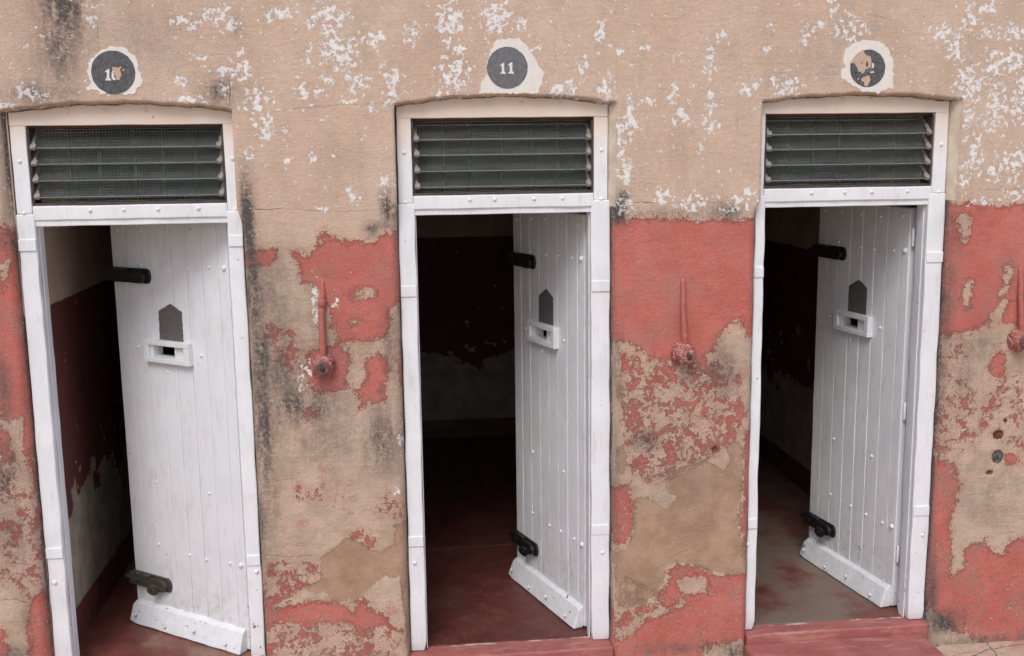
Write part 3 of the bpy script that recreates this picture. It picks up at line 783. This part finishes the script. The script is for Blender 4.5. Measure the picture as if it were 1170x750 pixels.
FLOORM = ('floor_mid', 'floor_red', 'floor_worn')
SILLF = (-0.072, -0.074, -0.046)
for d in range(3):
    x = XC[d]
    bm = bmesh.new(); box(bm, x-0.50, x+0.70, 0.055, 3.95, -0.15, 0.0, 0.004, 2)
    tag(obj('cell_floor', bm, M[FLOORM[d]]), kind='structure')
    bm = bmesh.new(); box(bm, x-0.60, x-0.48, 0.0, 4.05, -0.1, 2.98); tag(obj('cell_side_wall', bm, M['cell']), kind='structure')
    bm = bmesh.new(); box(bm, x+0.68, x+0.80, 0.0, 4.05, -0.1, 2.98); tag(obj('cell_side_wall', bm, M['cell']), kind='structure')
    bm = bmesh.new(); box(bm, x-0.48, x+0.68, 3.85, 4.05, -0.1, 2.98); tag(obj('cell_back_wall', bm, M['cell']), kind='structure')
    bm = bmesh.new(); box(bm, x-0.60, x+0.80, -0.02, 4.05, 2.98, 3.10); tag(obj('cell_ceiling', bm, M['ceiling']), kind='structure')
    # painted skirting round the cell
    bm = bmesh.new()
    box(bm, x-0.48, x-0.465, 0.30, 3.85, 0.0, 0.165, 0.004); box(bm, x+0.665, x+0.68, 0.30, 3.85, 0.0, 0.165, 0.004)
    box(bm, x-0.465, x+0.665, 3.835, 3.85, 0.0, 0.155, 0.004)
    tag(obj('cell_skirting', bm, M['floor_red']), kind='structure')
    # threshold
    bm = bmesh.new()
    box(bm, x+LOI[d][0]-0.004, x+LOI[d][1]+0.004, SILLF[d], 0.062, -0.16, -0.004, 0.012, 3, div=(0, 24), jit=0.005, seed=d*7.0, jscale=7)
    tag(obj('door_sill', bm, M['step'], smooth='w'), kind='structure')
    bm = bmesh.new(); zt = (-0.085, -0.085, -0.046)[d]
    box(bm, x-0.47, x+(0.47, 0.47, 0.45)[d], -0.52, SILLF[d]+0.004, -0.20, zt, 0.02, 3, div=(0, 20), jit=0.010, seed=40+d, jscale=5)
    tag(obj('door_step', bm, M['step'], smooth='w'), kind='structure')

# ------------------------------------------------------------------ shared small meshes
def bolt_mesh(name, r, m):
    bm = bmesh.new(); lathe(bm, [(r*1.05, 0.004), (r*1.05, -0.002), (r*0.92, -r*0.42), (r*0.6, -r*0.72), (r*0.2, -r*0.84)], 10)
    me = bpy.data.meshes.new(name); bm.normal_update(); bm.to_mesh(me); bm.free()
    me.polygons.foreach_set('use_smooth', [True]*len(me.polygons)); me.materials.append(m); return me
BOLT = bolt_mesh('bolt', 0.0092, M['frame']); BOLT_S = bolt_mesh('bolt_small', 0.0080, M['leaf']); BOLT_L = bolt_mesh('bolt_large', 0.0135, M['leaf'])

# ------------------------------------------------------------------ door frames with transom
ORD = ('numbered 10', 'numbered 11', 'with the flaked number disc')
PLACE = ('left', 'middle', 'right')
FIN = ((-0.402, 0.405), (-0.403, 0.396), (-0.400, 0.394))
STRAP = (((1.985, 0.59), (1.985, 0.505)), ((1.74, 0.555), (1.74, 0.565)), ((1.785, 0.555), (1.835, 0.575)))
def door_frame(d):
    x = XC[d]; dz = DZ[d]
    t = empty('door_frame', (x, 0, 0))
    tag(t, ['white bolted timber door frame and fanlight surround below number 10', 'white bolted timber door frame and fanlight surround below number 11',
            'white bolted timber door frame below the flaked number disc, beside pock-marked wall'][d], 'door frame', 'white cell door frames')
    fi = FIN[d]; outU = (-0.474, 0.474); outL = (LOI[d][0]+0.003, LOI[d][1]-0.003)
    wt = 0.410
    for s in (0, 1):
        sg = (-1, 1)[s]
        # upper part of the jamb beside the fanlight
        bm = bmesh.new()
        a, b = sorted((sg*wt, sg*0.474))
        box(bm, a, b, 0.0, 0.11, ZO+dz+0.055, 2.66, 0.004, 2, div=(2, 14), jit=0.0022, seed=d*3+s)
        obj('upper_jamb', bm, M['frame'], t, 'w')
        bm = bmesh.new()
        a, b = sorted((fi[s], outL[s]))
        box(bm, a, b, -0.004, 0.112, -0.002, ZO+dz+0.055, 0.007, 2, div=(2, 42), jit=0.0045, seed=20+d*3+s, jscale=7)
        for v in bm.verts:
            if v.co.z < 0.05:
                k = (0.05-v.co.z)/0.05; v.co.y += 0.012*k*k
                if abs(v.co.x-a if s else v.co.x-b) < 0.02: v.co.x += sg*0.010*k*k
        j = obj('jamb', bm, M['frame'], t, 'w')
        # stop bead set back inside the jamb
        bm = bmesh.new()
        a, b = sorted((fi[s], fi[s]-sg*0.006))
        box(bm, a, b, 0.03, 0.085, 0.0, ZO+dz, 0.002, 1, div=(2, 12), jit=0.001, seed=d+s)
        obj('stop_bead', bm, M['frame'], t, 'w')
        for zc in STRAP[d][s]:
            bm = bmesh.new()
            a, b = sorted((fi[s]+sg*0.002, outL[s]-sg*0.001))
            box(bm, a, b, -0.0085, 0.01, zc-0.026, zc+0.026, 0.004, 2, jit=0.0012, seed=zc*9+s)
            obj('strap', bm, M['frame'], t, 'w')
        for zc in (2.355, 2.135):
            share('bolt', BOLT, (sg*0.444, 0.001, zc+dz), t)
        share('bolt', BOLT, (sg*0.450, -0.005, 0.45), t)
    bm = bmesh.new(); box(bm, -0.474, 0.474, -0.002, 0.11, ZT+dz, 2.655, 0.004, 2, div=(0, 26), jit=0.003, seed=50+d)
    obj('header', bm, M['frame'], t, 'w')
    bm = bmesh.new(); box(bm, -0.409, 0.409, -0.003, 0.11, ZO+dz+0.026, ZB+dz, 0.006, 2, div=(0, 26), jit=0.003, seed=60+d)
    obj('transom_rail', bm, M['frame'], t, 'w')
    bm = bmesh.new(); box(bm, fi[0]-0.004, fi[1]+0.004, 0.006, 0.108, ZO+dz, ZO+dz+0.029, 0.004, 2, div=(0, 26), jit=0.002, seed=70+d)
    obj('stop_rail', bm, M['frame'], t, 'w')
    for k, u in enumerate((-0.23, -0.06, 0.10, 0.26)):
        share('bolt', BOLT, (u+0.02*math.sin(k*5+d), -0.001, ZT+dz+0.062), t)
    for k, u in enumerate((-0.17, -0.03, 0.12, 0.28)):
        share('bolt', BOLT, (u+0.015*math.sin(k*3+d*2), -0.002, ZB+dz-0.022), t)
    return t
for d in range(3): door_frame(d)

# ------------------------------------------------------------------ louvred fanlights
def louvre(d):
    x = XC[d]; dz = DZ[d]; w = 0.4095
    t = empty('louvre_window', (x, 0, ZB+dz))
    tag(t, ['glass louvre fanlight over the door numbered 10', 'glass louvre fanlight over the door numbered 11',
            'glass louvre fanlight over the door with the flaked number disc'][d], 'window', 'louvre fanlights')
    h = ZT-ZB
    bm = bmesh.new()
    box(bm, -w, w, 0.012, 0.10, 0.0, 0.012, 0.002, 1, div=(0, 16), jit=0.002, seed=d); box(bm, -w, w, 0.03, 0.10, h-0.010, h, 0.002, 1, div=(0, 16), jit=0.002, seed=d+4)
    box(bm, -w, -w+0.010, 0.010, 0.10, 0.012, h-0.010, 0.002, 1); box(bm, w-0.010, w, 0.010, 0.10, 0.012, h-0.010, 0.002, 1)
    obj('sash', bm, M['sash'], t)
    bots = (0.245, 0.177, 0.106, 0.036)
    for k, zb in enumerate(bots):
        ph = 0.101; tilt = R(49)+0.03*math.sin(k*2.1+d)
        bm = bmesh.new()
        box(bm, -w+0.022, w-0.022, -0.003, 0.003, 0.0, ph, 0.0008, 1)
        p = obj('pane', bm, M['glass'], t); p.data.materials.append(M['glass_edge'])
        for f in p.data.polygons:
            if f.center.z < 0.001: f.material_index = 1
        p.location = (0, 0.008, zb); p.rotation_euler = (-tilt, 0, 0)
        for s in (-1, 1):
            bm = bmesh.new()
            box(bm, s*(w-0.018)-0.008, s*(w-0.018)+0.008, -0.007, 0.005, -0.004, 0.100, 0.002, 1, jit=0.0012, seed=k+s)
            box(bm, s*(w-0.022)-0.012, s*(w-0.022)+0.012, -0.010, 0.006, -0.006, 0.020, 0.002, 1)
            c = obj('clip', bm, M['clip'], t); c.location = (0, 0.008, zb); c.rotation_euler = (-tilt, 0, 0)
    bm = bmesh.new(); n = 60
    for i in range(n+1):
        xx = -w+0.012+(2*w-0.024)*i/n; box(bm, xx-0.0009, xx+0.0009, 0.0956, 0.0974, 0.01, h-0.01)
    for j in range(25):
        zz = 0.014+(h-0.028)*j/24; box(bm, -w+0.01, w-0.01, 0.0974, 0.0992, zz-0.0009, zz+0.0009)
    tag(obj('wire_mesh', bm, M['mesh'], t), kind='stuff')
    for i in range(5):
        bm = bmesh.new(); xx = -0.27+0.135*i+0.01*math.sin(i*4+d)
        lathe(bm, [(0.009, 0.0), (0.009, h)], 10, 'z'); b = obj('bar', bm, M['bars'], t, True); b.location = (xx, 0.112, 0)
for d in range(3): louvre(d)

# ------------------------------------------------------------------ door leaves
HINGE = ((-1.236, 0.098), (0.392, 0.115), (2.003, 0.131))
ANG = (36.9, 71.2, 79.3)
UE = (0.012, 0.079, 0.184, 0.285, 0.387, 0.488, 0.596, 0.70, 0.792)
BOLTS = [(0.738,2.007),(0.581,2.011),(0.406,2.015),(0.246,2.014),(0.068,2.02),(0.595,1.846),(0.40,1.84),(0.284,1.843),(0.132,1.849),(0.655,1.437),(0.214,1.436),(0.458,1.338),
         (0.58,0.766),(0.227,0.759),(0.593,0.433),(0.388,0.425),(0.266,0.426),(0.115,0.433)]
def latch(t, z, m, lug, seed, tip=0.838):
    def rounded(u0, u1, h, r=0.022):      # outline with a rounded inner end
        return [(-u1, z-h), (-u0-r, z-h), (-u0-r*0.3, z-h*0.7), (-u0, z), (-u0-r*0.3, z+h*0.7), (-u0-r, z+h), (-u1, z+h)]
    bm = bmesh.new(); plate(bm, rounded(0.520, 0.802, 0.036), 0.003, -0.011)
    bmesh.ops.bevel(bm, geom=[e for e in bm.edges], offset=0.0025, segments=1, affect='EDGES', clamp_overlap=True)
    p = obj('latch', bm, m, t)
    bm = bmesh.new(); box(bm, -0.806, -0.665, -0.030, -0.008, z-0.030, z+0.034, 0.004, 2, jit=0.003, seed=seed)
    obj('latch_sleeve', bm, m, p, 'w')
    bm = bmesh.new(); plate(bm, [(-0.668, z-0.030), (-0.575, z-0.034), (-0.545, z-0.020), (-0.540, z+0.002), (-0.552, z+0.022), (-0.585, z+0.028), (-0.668, z+0.024)], -0.006, -0.034)
    bmesh.ops.bevel(bm, geom=[e for e in bm.edges], offset=0.005, segments=2, affect='EDGES', clamp_overlap=True)
    obj('latch_keeper', bm, m, p, 'w')
    bm = bmesh.new(); lathe(bm, [(0.010, 0.0), (0.013, 0.003), (0.013, 0.055), (0.011, 0.06)], 12, 'x')
    b = obj('latch_bolt', bm, m, p, True); b.location = (-0.838, -0.019, z+0.002)
    if tip < 0.81: b.location.x = -tip
    for uu, zz in ((0.552, z-0.002), (0.60, z-0.004), (0.74, z+0.004)):
        bm = bmesh.new(); lathe(bm, [(0.008, 0.004), (0.008, -0.003), (0.005, -0.005)], 8)
        r = obj('rivet', bm, m, p); r.location = (-uu, -0.0335 if uu > 0.56 else -0.011, zz)
    if lug:
        bm = bmesh.new(); n = 18
        for (ro, ri) in ((0.030, 0.011),):
            ring = []
            for k in range(n):
                a = 2*math.pi*k/n; c, s = math.cos(a), math.sin(a)
                ring.append([bm.verts.new((r*c, y, r*s)) for r, y in ((ro, -0.006), (ro, 0.006), (ri, 0.006), (ri, -0.006))])
            for k in range(n):
                a, b2 = ring[k], ring[(k+1) % n]
                for i in range(4): bm.faces.new((a[i], a[(i+1) % 4], b2[(i+1) % 4], b2[i]))
        bmesh.ops.recalc_face_normals(bm, faces=bm.faces)
        o = obj('latch_lug', bm, m, p); o.location = (-0.612, -0.048, z-0.022); o.rotation_euler = (0.3, 0, 0.35)
def door(d):
    t = empty('cell_door', (HINGE[d][0], HINGE[d][1], 0), -R(ANG[d]))
    tag(t, ['white plank cell door half open, nearest the left edge, with worn lower latch', 'white plank cell door opened inward below number 11',
            'white plank cell door opened furthest inward, below the flaked number disc'][d], 'door', 'white plank cell doors')
    sd = d*100.0
    for k in range(8):
        a, b = -UE[k+1], -UE[k]
        bm = bmesh.new(); off = 0.0012*math.sin(k*7.3+d*3)
        g = 0.0009
        if k == 4:
            box(bm, a+g, b-g, off, 0.045, 0.012, 1.408, 0.0042, 2, div=(2, 16), jit=0.0012, seed=sd+k)
            box(bm, a+g, b-g, off, 0.045, 1.466, 2.062, 0.0042, 2, div=(2, 8), jit=0.0012, seed=sd+k)
        elif k == 5:
            box(bm, a+g, b-g, off, 0.045, 0.012, 1.408, 0.0042, 2, div=(2, 16), jit=0.0012, seed=sd+k)
            box(bm, a+g, b-g, off, 0.045, 1.466, 2.062, 0.0042, 2, div=(2, 8), jit=0.0012, seed=sd+k)
            box(bm, a+g, -0.524, off+0.003, 0.043, 1.404, 1.470, 0.001, 1)
        else:
            box(bm, a+g, b-g, off, 0.045, 0.012, 2.062, 0.0042, 2, div=(2, 24), jit=0.0012, seed=sd+k)
        obj('plank', bm, M['leaf'], t, 'w')
    for zc in (0.43, 1.845):
        bm = bmesh.new(); box(bm, -0.77, -0.02, 0.045, 0.072, zc-0.07, zc+0.07, 0.004, 2); obj('ledge', bm, M['leaf'], t)
    # weather bar along the foot
    bm = bmesh.new()
    box(bm, -0.795, -0.028, -0.056, 0.001, 0.004, 0.118, 0.006, 2, div=(0, 20), jit=0.004, seed=sd+30, jscale=12)
    for v in bm.verts:
        if v.co.z > 0.075 and v.co.y < -0.02: v.co.y += (v.co.z-0.075)*0.8; v.co.z -= 0.010
        if v.co.x < -0.76: v.co.z += 0.010*((-0.76-v.co.x)/0.035) if v.co.z < 0.05 else -0.014*((-0.76-v.co.x)/0.035)
    wb = obj('weather_bar', bm, M['bar'], t, 'w')
    for u, z in ((0.750, 0.055), (0.536, 0.035), (0.335, 0.058), (0.12, 0.04)):
        share('bolt', BOLT_S, (-u, -0.057, z), wb)
    for i, (u, z) in enumerate(BOLTS):
        share('bolt', BOLT_S, (-u+0.006*math.sin(i*3+d*5), -0.001, z+0.006*math.sin(i*5+d*4)), t)
    for z in (1.853, 0.435): share('bolt', BOLT_L, (-0.040, -0.001, z), t)
    # food hatch frame
    bm = bmesh.new()
    u0, u1, z0, z1 = -0.580, -0.275, 1.380, 1.490; dp = -0.030
    box(bm, u0, u1, dp, 0.002, z1-0.026, z1, 0.003, 2, jit=0.001, seed=sd); box(bm, u0, u1, dp, 0.002, z0, z0+0.026, 0.003, 2, jit=0.001, seed=sd+1)
    box(bm, u0, u0+0.034, dp+0.001, 0.002, z0+0.025, z1-0.025, 0.003, 2); box(bm, u1-0.034, u1, dp+0.001, 0.002, z0+0.025, z1-0.025, 0.003, 2)
    hf = obj('hatch_frame', bm, M['leaf'], t, 'w')
    bm = bmesh.new(); box(bm, -0.545, -0.525, -0.016, 0.003, z0+0.026, z1-0.026, 0.002, 1); obj('hatch_stop', bm, M['leaf'], hf)
    bm = bmesh.new(); box(bm, -0.386, -0.309, -0.012, 0.004, z0+0.026, z1-0.026, 0.002, 1); obj('hatch_shutter', bm, M['leaf'], hf)
    bm = bmesh.new(); plate(bm, ragged([(-0.490, 1.490), (-0.332, 1.490), (-0.330, 1.632), (-0.404, 1.668), (-0.486, 1.628)], 0.01, 0.0022, sd), 0.006, -0.0032)
    obj('spy_plate', bm, M['slot_plate'], t)
    latch(t, 1.792, M['black'], False, sd+60, 0.806 if d == 0 else 0.838)
    latch(t, 0.232, M['worn_iron'] if d == 0 else M['black'], True, sd+70)
    for zc in (1.92, 1.05, 0.30):
        bm = bmesh.new(); lathe(bm, [(0.006, -0.045), (0.0075, -0.042), (0.0075, 0.042), (0.006, 0.045)], 10, 'z')
        h = obj('hinge', bm, M['frame'], t, True); h.location = (0.002, 0.010, zc)
for d in range(3): door(d)

# ------------------------------------------------------------------ painted number discs
def ring_pts(c, r, n=48, e=1.0): return [(c[0]+r*math.cos(2*math.pi*k/n), c[1]+r*e*math.sin(2*math.pi*k/n)) for k in range(n)]
def zoompoly(o, pts, s=7.5): return poly([(o[0]+a/s, o[1]+b/s) for a, b in pts])
ONE = [(0.30, 0), (0.95, 0), (0.95, 0.14), (0.78, 0.18), (0.78, 1.0), (0.60, 1.0), (0.25, 0.80), (0.28, 0.70), (0.47, 0.76), (0.47, 0.18), (0.30, 0.14)]
def numsign(d, orig, border, cpx, r, label, digits, peels, scraps=()):
    c = wp(*cpx); y = wall_y(*c)
    t = empty('number_disc', (0, 0, 0)); tag(t, label, 'sign', 'cell number discs')
    t.location = (c[0], y, c[1])
    def loc(pts): return [(a-c[0], b-c[1]) for a, b in pts]
    def lay(name, pts, y1, m):
        bm = bmesh.new(); plate(bm, loc(pts), 0.004, y1); return obj(name, bm, m, t)
    lay('border', ragged(zoompoly(orig, border), 0.003, 0.0060, d*9), -0.0020, M['border'])
    lay('disc', ragged(ring_pts(c, r), 0.006, 0.0014, d*5), -0.0032, M['disc_grey'] if d == 1 else M['disc'])
    for pts in digits:
        lay('numeral', ragged(pts, 0.003, 0.0011, d*3), -0.0040, M['digit'])
    for pts in peels:
        lay('bare_patch', ragged(pts, 0.003, 0.0030, d*13), -0.0046, M['flaketan'])
    for pts in scraps:
        lay('paint_scrap', ragged(pts, 0.003, 0.0016, d*7), -0.0052, M['disc'])
def digit(orig, x0, x1, y0, y1, shape=ONE):
    return zoompoly(orig, [(x0+(x1-x0)*a, y1+(y0-y1)*b) for a, b in shape])
o1 = (80, 30); o2 = (530, 30); o3 = (940, 30)
zero_l = [(390, 362), (372, 372), (358, 400), (356, 430), (364, 455), (388, 467), (392, 455), (380, 440), (377, 410), (384, 380), (396, 372)]
numsign(0, o1, [(250,215),(350,175),(470,180),(520,240),(570,270),(595,400),(630,485),(560,560),(545,590),(440,587),(300,572),(270,585),(215,545),(145,545),(180,470),(150,400),(160,310)],
        (129.6, 82.9), 0.0895, 'dark round disc with white 10 partly flaked off, over the left door',
        [digit(o1, 285, 355, 368, 467), zoompoly(o1, zero_l)],
        [zoompoly(o1, [(362, 350), (410, 358), (445, 345), (432, 385), (440, 420), (425, 460), (398, 462), (388, 425), (372, 395)]), zoompoly(o1, [(445,375),(462,366),(474,378),(455,388)])])
numsign(1, o2, [(280,120),(360,112),(480,105),(545,170),(600,260),(640,350),(695,400),(650,530),(640,578),(380,578),(130,578),(150,490),(215,400),(195,330),(230,200)],
        (530+372/7.5, 30+358/7.5), 0.0895, 'grey round disc reading 11 on a white patch over the middle door',
        [digit(o2, 292, 360, 316, 410), digit(o2, 360, 430, 312, 408)], [])
numsign(2, o3, [(190,200),(260,150),(370,120),(480,125),(550,180),(605,290),(600,440),(615,555),(560,530),(480,575),(350,560),(270,520),(240,490),(155,450),(160,390),(185,350),(180,270)],
        (940+384/7.5, 30+362/7.5), 0.083, 'black round number disc mostly flaked to bare plaster, over the right door',
        [zoompoly(o3, [(418,316),(434,322),(438,345),(430,358),(414,362),(422,345)]), zoompoly(o3, [(400,392),(432,386),(438,400),(405,402)]), zoompoly(o3, [(330,396),(350,394),(350,404),(330,405)])],
        [zoompoly(o3, [(232,330),(245,290),(300,230),(345,204),(366,250),(405,262),(412,300),(408,350),(414,375),(398,385),(380,398),(365,378),(350,400),(322,392),(296,388),(280,350),(258,322)]),
         zoompoly(o3, [(322,455),(345,435),(395,428),(405,460),(388,500),(372,522),(355,510),(350,480),(330,475)]), zoompoly(o3, [(300,445),(310,440),(306,466),(298,462)])],
        [zoompoly(o3, [(366,306),(380,300),(390,330),(380,348),(368,345)]), zoompoly(o3, [(360,372),(385,366),(412,350),(412,368),(390,384),(364,390)]), zoompoly(o3, [(326,312),(338,310),(336,324),(328,324)]), zoompoly(o3, [(236,320),(262,316),(292,352),(300,392),(270,400),(240,380)])])
# dark scraps of paint left inside the flaked patch
# ------------------------------------------------------------------ pipe fittings on the piers
def fitting(d, px, top, body, label, lump, capm, collar):
    c = wp(*body); ct = wp(*top); y = wall_y(*c)
    t = empty('pipe_fitting', (c[0], y, c[1])); tag(t, label, 'pipe fitting', 'wall pipe fittings')
    hz = ct[1]-c[1]; dx = ct[0]-c[0]
    bm = bmesh.new(); n = 16
    pts = []; rad = []
    for k in range(n+1):
        q = k/n
        pts.append((dx*q+0.002*math.sin(q*9), -0.030+0.034*q**1.6, 0.02+(hz-0.02)*q)); rad.append(0.0165-0.005*q)
    tube(bm, pts, rad, 12); obj('pipe', bm, M['pipe'], t, True)
    if collar:
        bm = bmesh.new(); lathe(bm, [(0.016, -0.016), (0.019, -0.012), (0.019, 0.012), (0.016, 0.016)], 14, 'z')
        o = obj('collar', bm, M['pipe'], t, True); o.location = (dx*0.72, -0.014, hz*0.72)
    bm = bmesh.new()
    lathe(bm, [(0.058, 0.008), (0.056, -0.010), (0.050, -0.024), (0.046, -0.042), (0.038, -0.054), (0.02, -0.06)], 24)
    for v in bm.verts:
        k = 1+lump*nz(v.co.x, v.co.y, v.co.z, 38, d*3)+0.5*lump*nz(v.co.x, v.co.y, v.co.z, 90, d)
        v.co.x *= k; v.co.z *= k; v.co.y *= 1+0.3*(k-1)
    b = obj('fitting_body', bm, M['fitting'], t, True)
    bm = bmesh.new()
    lathe(bm, [(0.030, -0.040), (0.032, -0.056), (0.031, -0.067), (0.026, -0.070), (0.019, -0.066)], 18)
    cp = obj('cap', bm, capm, t, True); cp.location = ((0.0, 0.016, 0.006)[d], (0, 0.004, -0.004)[d], (-0.006, -0.010, 0.0)[d])
    for a in (0.6, 2.5, 4.3):
        bm = bmesh.new(); lathe(bm, [(0.012, -0.010), (0.012, -0.036), (0.008, -0.040)], 7)
        o = obj('lug', bm, M['fitting'], b, True); o.location = (0.048*math.cos(a+d), 0, 0.048*math.sin(a+d))
    bm = bmesh.new(); lathe(bm, [(0.013, -0.062), (0.013, -0.073), (0.009, -0.075)], 6)
    o = obj('cap_nut', bm, M['capdark'], cp); o.location = (0, 0, 0)
fitting(0, None, (368, 318), (369, 417), 'red pipe stub and round capped valve between the left and middle doors', 0.16, M['cap'], True)
fitting(1, None, (780, 318), (780, 403), 'red pipe stub and lumpy painted valve between the middle and right doors', 0.22, M['fitting'], False)
fitting(2, None, (1165, 305), (1162, 388), 'red pipe stub with dark brown cap at the right edge of the wall', 0.06, M['cap'], False)
